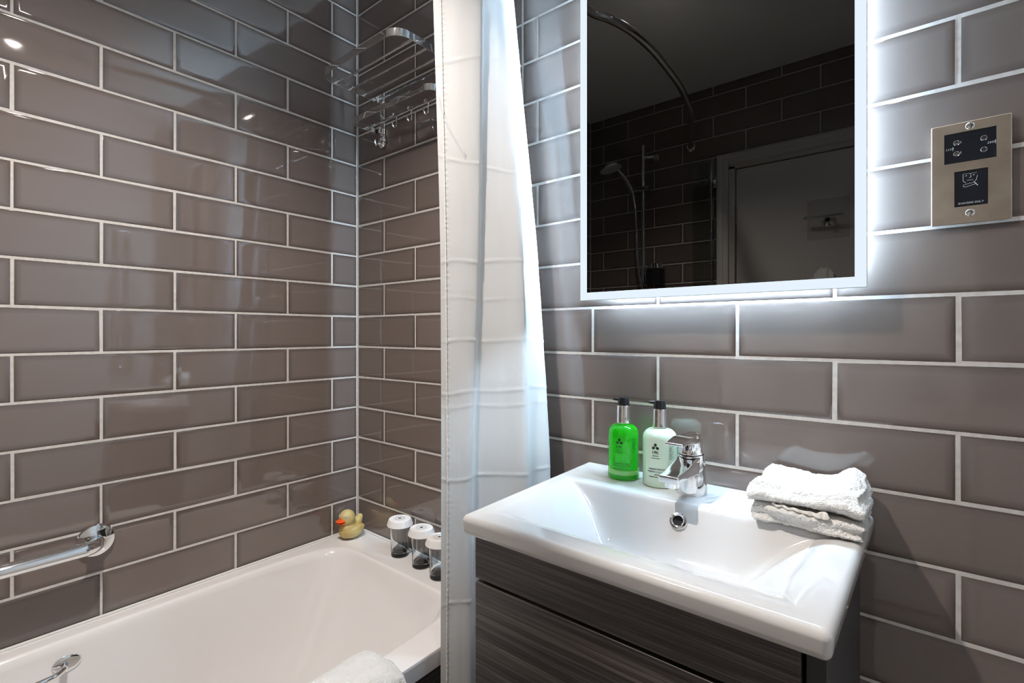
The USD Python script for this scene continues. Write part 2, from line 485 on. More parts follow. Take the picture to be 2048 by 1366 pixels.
# ------------------------------------------------------------------ ceiling downlights
for i, (x, y) in enumerate(LAMPS):
    lt = thing('ceiling_light', ['recessed round ceiling downlight over the basin side of the room', 'recessed round ceiling downlight beside the bath'][i], 'light', (x, y, CEIL))
    obj('bezel', lathe([(0.024, -0.001), (0.028, -0.012), (0.032, -0.014), (0.042, -0.005), (0.043, -0.0005), (0.024, -0.0005)], 36), 'chrome', lt)
    obj('reflector_cup', lathe([(0.0, -0.0012), (0.025, -0.0012), (0.025, -0.0006), (0.0, -0.0006)], 32), 'paint_white', lt)
    dl = UsdLux.SphereLight.Define(stage, str(lt.GetPath()) + '/lamp')
    dl.CreateRadiusAttr(0.020)
    dl.CreateColorAttr(Gf.Vec3f(*LAMP_COLOR))
    dl.CreateIntensityAttr(LAMP_POWER[i] / (math.pi * LAMP_REF ** 2))
    sh_ = UsdLux.ShapingAPI.Apply(dl.GetPrim())
    sh_.CreateShapingConeAngleAttr(LAMP_CONE[i])
    sh_.CreateShapingConeSoftnessAttr(1.0)
    dl.AddTranslateOp().Set(Gf.Vec3d(0, 0, -0.022))

# ------------------------------------------------------------------ bath
bath = thing('bath', 'white built-in bathtub with a flat rim, in the tiled corner', 'bathtub')


def superell(n, a, b, cx, cy, m=160):
    t = np.arange(m) / m * 2 * math.pi
    c, s = np.cos(t), np.sin(t)
    r = (np.abs(c / 1.0) ** n + np.abs(s / 1.0) ** n) ** (-1 / n)
    return np.stack([cx + a * c * r, cy + b * s * r], 1)


def bath_mesh():
    m = 240
    ox, oy = 0.3465, -0.8525
    out = lambda ins, n: superell(n, 0.3455 - ins, 0.8505 - ins, ox, oy, m)
    rings = [(out(0.0, 40), RIM - 0.038), (out(0.0, 40), RIM - 0.007), (out(0.002, 40), RIM - 0.002), (out(0.007, 40), RIM)]
    # well: narrow ledge at the tiled side, wide ledge at the end by the glasses
    def inner(g, n, z, endg=0.0):
        x0, x1, y0, y1 = 0.047 + g, 0.624 - g * 0.9, -1.59 + g + endg * 0.3, -0.114 - g - endg
        return superell(n, (x1 - x0) / 2, (y1 - y0) / 2, (x0 + x1) / 2, (y0 + y1) / 2, m), z
    rings += [inner(-0.004, 9, RIM), inner(0.0, 8, RIM - 0.001), inner(0.005, 7.5, RIM - 0.006), inner(0.010, 7, RIM - 0.020), inner(0.022, 6, RIM - 0.09, 0.02),
              inner(0.036, 5.5, RIM - 0.19, 0.06), inner(0.055, 5, RIM - 0.29, 0.11), inner(0.075, 4.5, RIM - 0.345, 0.15), inner(0.11, 4, RIM - 0.372, 0.19), inner(0.16, 3.5, RIM - 0.38, 0.22)]
    v = np.vstack([np.column_stack([p, np.full(m, z)]) for p, z in rings])
    f = []
    for i in range(len(rings) - 1):
        for j in range(m):
            j2 = (j + 1) % m
            f.append([i * m + j, i * m + j2, (i + 1) * m + j2, (i + 1) * m + j])
    f = np.array(f)
    f = np.vstack([f[:, [0, 1, 2]], f[:, [0, 2, 3]]])
    c = len(v)
    v = np.vstack([v, [[0.335, -0.855, RIM - 0.381]]])
    last = (len(rings) - 1) * m
    f = np.vstack([f, [[last + j, last + (j + 1) % m, c] for j in range(m)]])
    return trimesh.Trimesh(v, f, process=False)


obj('tub', bath_mesh(), 'bath_enamel', bath, 40)
obj('sealant', cat(tube([(0.003, -1.70, RIM + 0.001), (0.003, -0.003, RIM + 0.001)], 0.0035, 8), tube([(0.003, -0.003, RIM + 0.001), (0.70, -0.003, RIM + 0.001)], 0.0035, 8)), 'rubber_seal', bath)
# chrome grip inside the tub, on the tiled side
gy0, gy1, gz, gx = -0.780, -0.997, 0.470, 0.067
gr_ = obj('grip_handle', tube(spline([(gx, gy0, gz), (gx + 0.018, gy0 - 0.006, gz), (gx + 0.030, gy0 - 0.03, gz - 0.002), (gx + 0.032, gy0 - 0.10, gz - 0.002), (gx + 0.030, gy1 + 0.03, gz - 0.002), (gx + 0.018, gy1 + 0.006, gz), (gx, gy1, gz)], 60), 0.0065, 14), 'chrome', bath, label='chrome grip handle')
for y in (gy0 + 0.004, gy1 - 0.004):
    e = lathe([(0, 0), (0.017, 0), (0.016, 0.003), (0.012, 0.005), (0, 0.005)], 32)
    e.apply_scale([1.5, 1, 1])
    e.apply_transform(rotm([0, 0, 1], 90) )
    e.apply_transform(rotm([0, 1, 0], 84))
    obj('grip_rose', xf(e, (gx - 0.005, y, gz)), 'chrome', gr_)
obj('waste', xf(lathe([(0, 0), (0.035, 0), (0.033, 0.004), (0, 0.006)], 32), (0.335, -1.2, RIM - 0.381)), 'chrome', bath)

obj('bath_panel', bx(0.655, 0.675, -1.69, -0.012, 0.0, RIM - 0.037, 0.002, 8), 'dark_wood', bath, 30, 'dark wood-grain front panel')

# ------------------------------------------------------------------ vanity cabinet
vc = thing('vanity_cabinet', 'dark wood-grain vanity cabinet carrying the white basin', 'cabinet')
VX0, VX1, VY = 0.922, 1.392, -0.415
BT, BB = 0.892, 0.860                     # basin top and underside
obj('carcass', bx(VX0 + 0.004, VX1 - 0.018, VY + 0.022, -0.03, 0.25, 0.770), 'void_black', vc)
obj('side_panel', bx(VX1 - 0.018, VX1, VY + 0.004, -0.002, 0.25, BB - 0.001, 0.001, 8), 'side_laminate', vc)
obj('side_panel', bx(VX0, VX0 + 0.004, VY + 0.022, -0.002, 0.25, BB - 0.001, 0.001, 8), 'side_laminate', vc)
obj('drawer_front', bx(VX0, VX1 - 0.022, VY, VY + 0.019, 0.7905, BB - 0.003, 0.0012, 8), 'dark_wood', vc)
obj('drawer_front', bx(VX0, VX1 - 0.022, VY, VY + 0.019, 0.53, 0.785, 0.0012, 8), 'dark_wood', vc)
obj('drawer_front', bx(VX0, VX1 - 0.022, VY, VY + 0.019, 0.255, 0.5245, 0.0012, 8), 'dark_wood', vc)

# ------------------------------------------------------------------ basin
basin = thing('wash_basin', 'white ceramic rectangular basin on the dark vanity under the mirror', 'sink')
BX0, BX1, BYF, BYB = 0.894, 1.411, -0.433, -0.004


def basin_depth(X, Y):
    D = 0.105
    cx_ = 1.152
    sx = smoothstep((0.245 - np.abs(X - cx_)) / 0.165) * 1.0
    sx = np.clip((0.232 - np.abs(X - cx_)) / 0.125, 0, 1)
    sx = np.where(sx < 1, sx ** 1.7, 1)
    sb = np.clip((-0.146 - Y) / 0.070, 0, 1)
    sb = np.where(sb < 0.15, sb ** 2 / 0.3, sb - 0.075) / 0.925
    ff = (Y + 0.420) / 0.145
    sf = np.where(ff < 0, 0, np.clip(ff, 0, 1) ** 2.4)
    p = 5.0
    q = lambda t: np.maximum(t, 1e-4) ** -p
    d = np.clip((q(sx) + q(sb) + q(sf)) ** (-1 / p), 0, 1)
    d = np.where(np.minimum(np.minimum(sx, sb), sf) <= 0, 0, d)
    # flatten to the floor smoothly
    d = np.where(d > 0.8, 0.8 + 0.2 * np.sin(np.clip((d - 0.8) / 0.2, 0, 1) * math.pi / 2) * 0.72, d)
    floor = 0.010 * (1 - np.clip(np.hypot((X - cx_) / 0.16, (Y + 0.27) / 0.10), 0, 1) ** 2)
    return D * d + np.where(d > 0.85, floor, 0)


def basin_mesh():
    r, skirt = 0.010, 0.032
    emax = r * math.pi / 2 + (skirt - 2 * r) + r * math.pi / 2
    nx, ny = 340, 280
    ext = np.concatenate([np.linspace(0, r * math.pi / 2, 7), [r * math.pi / 2 + (skirt - 2 * r)], r * math.pi / 2 + (skirt - 2 * r) + np.linspace(0, r * math.pi / 2, 5)[1:]])
    w, h = BX1 - BX0 - 2 * r, BYB - BYF - 2 * r
    xs = np.concatenate([-ext[::-1], np.linspace(0, w, nx)[1:-1], w + ext])
    ys = np.concatenate([-ext[::-1], np.linspace(0, h, ny)[1:-1], h + ext])
    Xp, Yp = np.meshgrid(xs, ys)
    ix, iy = np.clip(Xp, 0, w), np.clip(Yp, 0, h)
    dx, dy = Xp - ix, Yp - iy
    # keep the corner patch inside the same total drop
    e = np.maximum(np.abs(dx), np.abs(dy))
    nrm = np.hypot(dx, dy)
    ux, uy = np.where(nrm > 0, dx / np.maximum(nrm, 1e-9), 0), np.where(nrm > 0, dy / np.maximum(nrm, 1e-9), 0)
    a1 = np.clip(e / r, 0, math.pi / 2)
    s = np.clip(e - r * math.pi / 2, 0, skirt - 2 * r)
    a2 = np.clip((e - r * math.pi / 2 - (skirt - 2 * r)) / r, 0, math.pi / 2)
    off = r * np.sin(a1) - r * (1 - np.cos(a2))
    dz = -(r * (1 - np.cos(a1))) - s - r * np.sin(a2)
    off = off - 0.10 * s            # the sides lean in slightly
    X = BX0 + r + ix + ux * off
    Y = BYF + r + iy + uy * off
    Z = BT + dz - basin_depth(X, Y)
    cx_ = (BX0 + BX1) / 2
    X = cx_ + (X - cx_) * (1 - 0.045 * (BYB - Y) / (BYB - BYF))
    n1, n2 = X.shape
    v = np.stack([X, Y, Z], -1).reshape(-1, 3)
    I = np.arange(n1 * n2).reshape(n1, n2)
    f = np.stack([I[:-1, :-1], I[:-1, 1:], I[1:, 1:], I[1:, :-1]], -1).reshape(-1, 4)
    return tm(v, f)


obj('bowl', basin_mesh(), 'ceramic', basin, 60)
# overflow ring set in the sloping back wall
nb = np.array([0, -0.105, 0.074])
nb /= np.linalg.norm(nb)
ovc = np.array([1.157, -0.1682, BT - 0.0262])
R = trimesh.geometry.align_vectors([0, 0, 1], nb)
obj('overflow_ring', xf(lathe([(0.0085, -0.004), (0.0085, 0.003), (0.0105, 0.0042), (0.0138, 0.003), (0.0148, -0.002), (0.0085, -0.004)], 40), ovc, R), 'chrome', basin)
obj('overflow_hole', xf(lathe([(0, -0.002), (0.0088, -0.002), (0.0088, 0.0002), (0, 0.0002)], 32), ovc, R), 'hole_dark', basin)
obj('waste', xf(lathe([(0, 0), (0.031, 0), (0.029, 0.004), (0, 0.006)], 32), (1.152, -0.27, BT - 0.1075)), 'chrome', basin)

# ------------------------------------------------------------------ tap
tap = thing('mixer_tap', 'chrome single-lever basin mixer tap on the white basin', 'tap', (1.150, -0.085, BT))
S = lambda r, x, y, z: m3.Manifold.sphere(r, 28).translate([x, y, z])


def disc(r, h, x, y, z, tilt=0, n=40):
    return m3.Manifold.cylinder(h, r, r, n).rotate([tilt, 0, 0]).translate([x, y, z])


hull = m3.Manifold.batch_hull
body = hull([disc(0.0272, 0.002, 0, 0, 0), disc(0.0268, 0.004, 0, 0, 0.003), disc(0.0225, 0.002, 0, 0.001, 0.070, 6)])
obj('tap_body', cat(body), 'chrome', tap, 35)


def xsec(hw, y, z, hh, r=0.003):
    """thin rounded bar across x used as one station of a hull"""
    q = m3.Manifold.sphere(r, 14)
    return [q.translate([sx * (hw - r), y, z + sz * (hh - r)]) for sx in (-1, 1) for sz in (-1, 1)]


sp = []
st = [(0.0195, -0.004, 0.053, 0.018), (0.0190, -0.028, 0.0530, 0.0130), (0.0183, -0.058, 0.0505, 0.0090), (0.0175, -0.084, 0.0485, 0.0072), (0.0170, -0.108, 0.0475, 0.0062)]
spout = m3.Manifold()
for a, b in zip(st[:-1], st[1:]):
    spout = spout + hull(xsec(*a) + xsec(*b))
obj('spout', cat(spout), 'chrome', tap, 35)
obj('aerator', xf(lathe([(0, 0), (0.0115, 0), (0.0125, 0.002), (0.0125, 0.012), (0, 0.012)], 36), (0, -0.094, 0.032)), 'chrome', tap)
obj('seam_ring', xf(disc(0.0218, 0.0022, 0, 0.0, 0.0715, 6)), 'black_plastic', tap)
lev = hull([disc(0.0222, 0.002, 0, 0.0, 0.0738, 6), disc(0.0212, 0.002, 0, 0.002, 0.093, 8), disc(0.0180, 0.001, 0, 0.002, 0.1015, 8), disc(0.0130, 0.0008, 0, 0.001, 0.1055, 8)])
lev = lev + hull([disc(0.0185, 0.001, 0, -0.001, 0.0930, 6), disc(0.0165, 0.001, 0, 0.000, 0.1045, 4)] + xsec(0.0172, -0.045, 0.1020, 0.0052) )
lev = lev + hull(xsec(0.0172, -0.045, 0.1020, 0.0052) + xsec(0.0150, -0.084, 0.1010, 0.0024, 0.0022))
obj('lever', cat(lev), 'chrome', tap, 35)
obj('temperature_dot', xf(m3.Manifold.sphere(0.003, 16), (0, -0.0215, 0.083)), 'dark_insert', tap)

# ------------------------------------------------------------------ pump bottles
def wrap_text(text, height, radius, ang, z, depth=0.0003, anchor='c', bold=False):
    t = meshkit.text_mesh(text, height, depth, bold)
    t = t.subdivide() if len(t.faces) < 150 else t
    v = np.array(t.vertices)
    w = v[:, 0].max()
    if anchor == 'c':
        v[:, 0] -= w / 2
    a = ang + v[:, 0] / radius
    rr = radius + v[:, 2]
    return trimesh.Trimesh(np.stack([rr * np.cos(a), rr * np.sin(a), z + v[:, 1]], 1), t.faces, process=False)


def wrap_poly(poly, radius, ang, z, depth=0.0003):
    t = trimesh.creation.extrude_polygon(poly, depth, engine='earcut')
    v = np.array(t.vertices)
    a = ang + v[:, 0] / radius
    rr = radius + v[:, 2]
    return trimesh.Trimesh(np.stack([rr * np.cos(a), rr * np.sin(a), z + v[:, 1]], 1), t.faces, process=False)


def leafshape(ang, ln=0.006, wd=0.0026):
    t = np.linspace(0, math.pi, 10)
    u = np.concatenate([ln * (1 - np.cos(t)) / 2, ln * (1 - np.cos(t[::-1])) / 2])
    w = np.concatenate([wd * np.sin(t), -wd * np.sin(t[::-1])])
    c, s = math.cos(ang), math.sin(ang)
    return Polygon(np.stack([u * c - w * s, u * s + w * c], 1)).buffer(0)


def bottle(kind, label, loc, face, lines):
    b = thing('pump_bottle', label, 'bottle', loc)
    R0, H = 0.0315, 0.110
    rnd = [(R0 - 0.0035 + 0.0035 * math.sin(t), 0.0035 - 0.0035 * math.cos(t)) for t in np.linspace(0, math.pi / 2, 5)]
    sh = [(R0 - 0.0185 + 0.0185 * math.cos(t), H - 0.021 + 0.0190 * math.sin(t)) for t in np.linspace(0, math.pi / 2, 10)]
    outer = [(0, 0)] + rnd + sh + [(0.0125, H), (0.0125, H + 0.003), (0, H + 0.003)]
    if kind == 'green':
        inn = lambda g, zb, zt: [(0, zb)] + [(R0 - g - 0.006 + 0.006 * math.sin(t), zb + 0.006 - 0.006 * math.cos(t)) for t in np.linspace(0, math.pi / 2, 5)] + \
            [(max(0.003, r - g), z) for r, z in sh if z < zt] + [(0, zt)]
        obj('shell', lathe(outer, 48), 'clear_glass', b, 40, 'clear shell')
        obj('gel', lathe(inn(0.0025, 0.0195, H - 0.004), 48), 'green_gel', b, 40, 'green gel')
        obj('base', lathe([(0, 0.0006), (R0 - 0.004, 0.0006), (R0 - 0.0012, 0.004), (R0 - 0.0012, 0.0105), (0, 0.0105)], 48), 'green_gel', b, 40, 'thick green base')
        obj('base_band', lathe([(0, 0.0108), (R0 - 0.0012, 0.0108), (R0 - 0.0012, 0.0190), (0, 0.0190)], 48), 'green_base', b, 40, 'pale green band')
        u = np.array([math.cos(face), math.sin(face)])
        obj('dip_tube', tube([(0.026 * u[0] * .95, 0.026 * u[1] * .95, 0.02), (0.024 * u[0], 0.024 * u[1], H - 0.012)], 0.0032, 10), 'green_tube', b, 40, 'yellow-green dip tube')
    else:
        obj('shell', lathe(outer, 48), 'lotion', b, 40)
    collar = [(0.0, H), (0.0138, H), (0.0140, H + 0.001), (0.0134, H + 0.0335), (0.0126, H + 0.0345), (0, H + 0.0345)]
    obj('collar', lathe(collar, 40), 'chrome', b, 40, 'chrome collar')
    # pump head, nozzle pointing sideways
    pa = face - math.radians(78)
    head = m3.Manifold.cylinder(0.0085, 0.0118, 0.0112, 32).translate([0, 0, H + 0.0345]) + hull([
        m3.Manifold.cylinder(0.004, 0.0112, 0.0108, 32).translate([0, 0, H + 0.0425]), m3.Manifold.cylinder(0.003, 0.0100, 0.0096, 32).translate([0, 0, H + 0.047])])
    noz = hull([bx(0.0, 0.006, -0.0062, 0.0062, H + 0.0425, H + 0.0490, 0.0015, 8), bx(0.016, 0.0205, -0.0035, 0.0035, H + 0.0440, H + 0.0485, 0.0012, 8)])
    p = obj('pump_head', cat(head + noz.rotate([0, 0, math.degrees(pa)])), 'black_plastic', b, 40, 'black pump head')
    # print
    R1 = R0 + 0.0002
    ms = []
    for a in (90, 205, 335):
        ms.append(wrap_poly(Polygon([(x + 0.0010 * math.cos(math.radians(a)), y + 0.001 * math.sin(math.radians(a))) for x, y in leafshape(math.radians(a)).exterior.coords]), R1, face, 0.0765))
    obj('emblem', cat(*ms), 'dark_print', b, False, 'dark three-leaf emblem')
    ms = [wrap_text('H', 0.0062, R1, face - 0.105, 0.0635), wrap_text('2', 0.0032, R1, face - 0.0, 0.0665), wrap_text('K', 0.0062, R1, face + 0.105, 0.0635)]
    for t, hgt, z in lines:
        ms.append(wrap_text(t, hgt, R1, face + (0.10 if z < 0.05 else 0.0), z))
    for k in range(11):
        wd = 0.006 + 0.0035 * random.random()
        ms.append(wrap_poly(sbox(0, 0, wd, 0.00055), R1, face + 0.80, 0.083 - k * 0.0028))
    obj('print', cat(*ms), 'dark_print', b, False, 'dark printed lettering')
    return b


def facing(x, y):
    return math.atan2(CAM[1] - y, CAM[0] - x)


B1, B2 = (1.013, -0.073), (1.087, -0.072)
bottle('green', 'clear pump bottle of bright green gel with a black pump, left of the white one', (*B1, BT), facing(*B1) - 0.25,
       [('skincare', 0.0021, 0.0595), ('body wash', 0.0021, 0.0550), ('organic lifestyle', 0.0030, 0.0330), ('organic cucumber', 0.0030, 0.0285), ('hand & body wash', 0.0026, 0.0230)])
bottle('lotion', 'milky pale green pump bottle with a black pump, beside the tap', (*B2, BT), facing(*B2) - 0.25,
       [('skincare', 0.0021, 0.0595), ('hand cream', 0.0021, 0.0550), ('organic lifestyle', 0.0032, 0.0345), ('organic cucumber', 0.0032, 0.0295), ('under', 0.0026, 0.0245), ('hand & body lotion', 0.0026, 0.0200)])

# ------------------------------------------------------------------ illuminated mirror
MX0, MX1, MZ0, MZ1, MY = 0.899, 1.403, 1.2525, 2.053, -0.047
mi = thing('wall_mirror', 'tall backlit mirror with a glowing frosted border above the basin', 'mirror')
BW = 0.0165
obj('mirror_glass', bx(MX0 + BW, MX1 - BW * 0.9, MY, MY + 0.004, MZ0 + BW, MZ1 - BW), 'mirror_silver', mi, False)
fr = bx(MX0, MX1, MY, MY + 0.005, MZ0, MZ1) - bx(MX0 + BW, MX1 - BW * 0.9, MY - 1, MY + 1, MZ0 + BW, MZ1 - BW)
obj('frosted_border', to_tm(fr), 'frosted_lit', mi, False, 'glowing frosted glass border')
obj('glass_edge', to_tm((bx(MX0 - 0.0008, MX1 + 0.0008, MY + 0.0003, MY + 0.006, MZ0 - 0.0008, MZ1 + 0.0008)) - bx(MX0 - 0.0001, MX1 + 0.0001, MY - 1, MY + 1, MZ0 - 0.0001, MZ1 + 0.0001)), 'mirror_edge', mi, False)
CH, CHL = 0.030, 0.050
obj('chassis', to_tm(bx(MX0 + CHL, MX1 - CH, MY + 0.005, -0.0005, MZ0 + CH, MZ1 - CH)), 'paint_white', mi, False, 'white back box')
led = bx(MX0 + CHL - 0.003, MX1 - CH + 0.003, -0.017, -0.003, MZ0 + CH - 0.003, MZ1 - CH + 0.003) - bx(MX0 + CHL, MX1 - CH, -1, 1, MZ0 + CH, MZ1 - CH)
obj('led_strip', to_tm(led), 'led_lit', mi, False, 'cold white LED strip')

# ------------------------------------------------------------------ shaver socket
sh = thing('shaver_socket', 'brushed brass shaver socket plate with black inserts, right of the mirror', 'socket')
px0, px1, pz0, pz1 = 1.479, 1.564, 1.341, 1.489
plate = bx(px0, px1, -0.0085, -0.0035, pz0, pz1, 0.0012, 10) - bx(1.4935, 1.5485, -1, 1, 1.4305, 1.4745) - bx(1.5045, 1.5400, -1, 1, 1.3655, 1.4175)
obj('plate', cat(plate), 'brushed_brass', sh)
obj('back_box', to_tm(bx(px0 + 0.002, px1 - 0.002, -0.0036, 0.002, pz0 + 0.002, pz1 - 0.001)), 'dark_chrome', sh, False, 'dark metal back box')
holes = []
ins = bx(1.4937, 1.5483, -0.0078, -0.002, 1.4307, 1.4743, 0.0004, 8)
for (x, z) in ((1.507, 1.460), (1.507, 1.444), (1.5358, 1.4605), (1.5358, 1.4440)):
    holes.append(m3.Manifold.cylinder(0.02, 0.0030, 0.0030, 24).rotate([90, 0, 0]).translate([x, 0.0, z]))
ins = ins - m3.Manifold.batch_boolean(holes, m3.OpType.Add)
obj('socket_insert', cat(ins), 'dark_insert', sh, 30, 'black two-outlet insert')
obj('label_insert', cat(bx(1.5047, 1.5398, -0.0078, -0.002, 1.3657, 1.4173, 0.0004, 8)), 'dark_insert', sh, 30, 'black insert with white shaver symbol')
for (x, z) in ((1.507, 1.460), (1.507, 1.444), (1.5358, 1.4605), (1.5358, 1.4440)):
    ring = lathe([(0.0030, 0), (0.0035, 0.0004), (0.0038, 0), (0.0030, -0.0003)], 24)
    obj('socket_hole', xf(ring, (x, -0.0079, z), rotm([1, 0, 0], 90)), 'dark_chrome', sh)
for z in (1.4815, 1.3555):
    sc = m3.Manifold.sphere(0.0052, 28).scale([1, 0.32, 1]) - bx(-0.004, 0.004, -0.01, -0.0011, -0.0005, 0.0005) - bx(-0.0005, 0.0005, -0.01, -0.0011, -0.004, 0.004)
    obj('screw', xf(sc, (1.5215, -0.0086, z)), 'chrome', sh, 30, 'chrome screw')


def flat_text(t, h, x, z, y=-0.0079, anchor='c', bold=False):
    q = meshkit.text_mesh(t, h, 0.0003, bold)
    w = q.vertices[:, 0].max()
    v = np.array(q.vertices)
    if anchor == 'c':
        v[:, 0] -= w / 2
    return trimesh.Trimesh(np.stack([x + v[:, 0], y - v[:, 2], z + v[:, 1]], 1), q.faces, process=False)


def pen(pts, w=0.0005, y=-0.0080):
    g = LineString(pts).buffer(w / 2)
    t = trimesh.creation.extrude_polygon(g, 0.0003, engine='earcut')
    v = np.array(t.vertices)
    return trimesh.Trimesh(np.stack([v[:, 0], y - v[:, 2] + 0.0001, v[:, 1]], 1), t.faces, process=False)


obj('voltage_lettering', flat_text('115V', 0.0026, 1.4995, 1.4507), 'white_print', sh, False, 'small white 115V lettering')
obj('voltage_lettering', flat_text('230V', 0.0026, 1.5437, 1.4512), 'white_print', sh, False, 'small white 230V lettering')
for q in ([(1.5030, 1.4495), (1.5030, 1.4545)], [(1.5475, 1.4500), (1.5475, 1.4550)], [(1.5115, 1.4585), (1.5115, 1.4615)], [(1.5115, 1.4435), (1.5115, 1.4465)]):
    obj('print_bar', pen(q, 0.0006), 'white_print', sh, False)
# face with a shaver: the usual pictogram
fx, fz = 1.5215, 1.4065
sym = [pen([(fx - 0.0075, fz + 0.006), (fx - 0.0075, fz - 0.004), (fx - 0.0045, fz - 0.007)]), pen([(fx - 0.0075, fz + 0.006), (fx + 0.007, fz + 0.006)], 0.0003),
       pen([(fx + 0.0075, fz + 0.002), (fx + 0.0065, fz - 0.004), (fx + 0.0035, fz - 0.0075)]), pen([(fx + 0.0005, fz + 0.006), (fx + 0.0008, fz + 0.0005), (fx - 0.0010, fz + 0.0002)]),
       pen([(fx - 0.0045, fz + 0.0030), (fx - 0.0040, fz + 0.0034)], 0.0011), pen([(fx + 0.0035, fz + 0.0030), (fx + 0.0040, fz + 0.0034)], 0.0011),
       pen([(fx - 0.0035, fz - 0.0035), (fx + 0.003, fz - 0.0035)], 0.0004), pen([(fx - 0.0070, fz - 0.0095), (fx - 0.0075, fz - 0.0115), (fx - 0.0055, fz - 0.0130), (fx + 0.006, fz - 0.0100)], 0.0005),
       pen([(fx - 0.0070, fz - 0.0095), (fx + 0.004, fz - 0.0075)], 0.0004), pen([(fx + 0.0045, fz - 0.0075), (fx + 0.0078, fz - 0.0125)], 0.0009)]
obj('shaver_symbol', cat(*sym), 'white_print', sh, False, 'white face-and-shaver symbol')
obj('shavers_lettering', flat_text('SHAVERS ONLY', 0.0026, 1.5222, 1.3690), 'white_print', sh, False, 'white lettering reading SHAVERS ONLY')

# ------------------------------------------------------------------ towel rack over the bath
rk = thing('towel_rack', 'chrome two-tier towel rack with small hooks on the wall above the bath', 'rack')


def tray_path(x0, x1, depth, z, rad=0.045):
    p = [(x0, -0.006)]
    for t in np.linspace(0, math.pi / 2, 10):
        p.append((x0 + rad - rad * math.cos(t), -depth + rad - rad * math.sin(t)))
    for t in np.linspace(0, math.pi / 2, 10):
        p.append((x1 - rad + rad * math.sin(t), -depth + rad - rad * math.cos(t)))
    p.append((x1, -0.006))
    p = np.array(p)
    # resample the straight runs too
    out = [p[0]]
    for a, b in zip(p[:-1], p[1:]):
        n = max(1, int(np.linalg.norm(b - a) / 0.02))
        out += [a + (b - a) * k / n for k in range(1, n + 1)]
    return np.column_stack([np.array(out), np.full(len(out), z)])


def band(w, t, r=0.0012):
    g = sbox(-t / 2 + r, -w / 2 + r, t / 2 - r, w / 2 - r).buffer(r, quad_segs=2)
    return np.array(g.exterior.coords)[:-1]


UX0, UX1, UD, UZ = 0.133, 0.483, 0.222, 1.935
LX0, LX1, LD, LZ = 0.120, 0.483, 0.108, 1.838
obj('upper_frame', sweep(tray_path(UX0, UX1, UD, UZ), band(0.020, 0.003), up=(0, 0, 1)), 'chrome', rk, 40)
obj('upper_frame', tube([(UX0, -0.012, UZ), (UX1, -0.012, UZ)], 0.004, 10), 'chrome', rk)
for y in (-0.165, -0.115, -0.065):
    obj('shelf_rod', tube([(UX0 + 0.001, y, UZ - 0.004), (UX1 - 0.001, y, UZ - 0.004)], 0.0038, 12), 'chrome', rk)
obj('lower_frame', sweep(tray_path(LX0, LX1, LD, LZ, 0.030), band(0.018, 0.003), up=(0, 0, 1)), 'chrome', rk, 40)
hr = obj('hanging_rod', tube([(LX0 + 0.001, -0.048, LZ - 0.002), (LX1 - 0.001, -0.048, LZ - 0.002)], 0.0042, 12), 'chrome', rk)
for x in (0.262, 0.330, 0.402):
    y, z = -0.048, LZ - 0.002
    a = np.linspace(math.radians(200), math.radians(-30), 14)
    top = [(x, y + 0.0075 * math.cos(t), z + 0.0075 * math.sin(t)) for t in a]
    low = [(x, y + 0.0065, z - 0.020), (x, y + 0.0045, z - 0.030), (x, y - 0.004, z - 0.034), (x, y - 0.010, z - 0.028), (x, y - 0.011, z - 0.022)]
    obj('hook', tube(spline(top + low, 60), 0.0021, 8), 'chrome', rk)
for x in (0.146, 0.455):
    br = obj('bracket', cat(bx(x - 0.010, x + 0.010, -0.008, -0.001, 1.800, 1.955, 0.002, 8), bx(x - 0.004, x + 0.004, -0.026, -0.004, UZ - 0.016, UZ + 0.006, 0.002, 8),
                           bx(x - 0.004, x + 0.004, -0.020, -0.004, LZ - 0.014, LZ + 0.004, 0.002, 8)), 'chrome', rk)
    obj('bracket_cap', xf(lathe([(0, 0), (0.017, 0), (0.0175, 0.004), (0.014, 0.009), (0.007, 0.013), (0, 0.014)], 28), (x, -0.004, 1.797), rotm([1, 0, 0], 90)), 'chrome', br)
    hk = spline([(x, -0.012, 1.800), (x, -0.020, 1.790), (x, -0.030, 1.782), (x, -0.036, 1.790), (x, -0.036, 1.798)], 24)
    obj('bracket_hook', tube(hk, 0.003, 10), 'chrome', br)

# ------------------------------------------------------------------ grab rail on the left wall
gb = thing('grab_rail', 'thick chrome grab rail with a round flange on the left wall above the bath', 'grab rail')
gz0 = 0.700
ctrl = [(0.004, -0.715, gz0), (0.026, -0.717, gz0)] + [(0.052 - 0.030 + 0.030 * math.sin(t), -0.717 - 0.030 + 0.030 * math.cos(t) , gz0) for t in np.linspace(0.2, math.pi / 2, 6)] + \
    [(0.052, -0.80, gz0), (0.052, -0.92, gz0), (0.052, -1.04, gz0)] + [(0.022 + 0.030 * math.cos(t), -1.113 - 0.030 * math.sin(t) + 0.030 * 0, gz0) for t in np.linspace(0, math.pi / 2 - 0.2, 6)] + [(0.004, -1.145, gz0)]
obj('rail', tube(spline(ctrl, 120), 0.0150, 24), 'chrome', gb)
for y in (-0.715, -1.145):
    obj('flange', xf(lathe([(0, 0), (0.037, 0), (0.0375, 0.003), (0.035, 0.008), (0.024, 0.0115), (0.014, 0.013), (0, 0.013)], 48), (0.0003, y, gz0), rotm([0, 1, 0], 90)), 'chrome', gb)

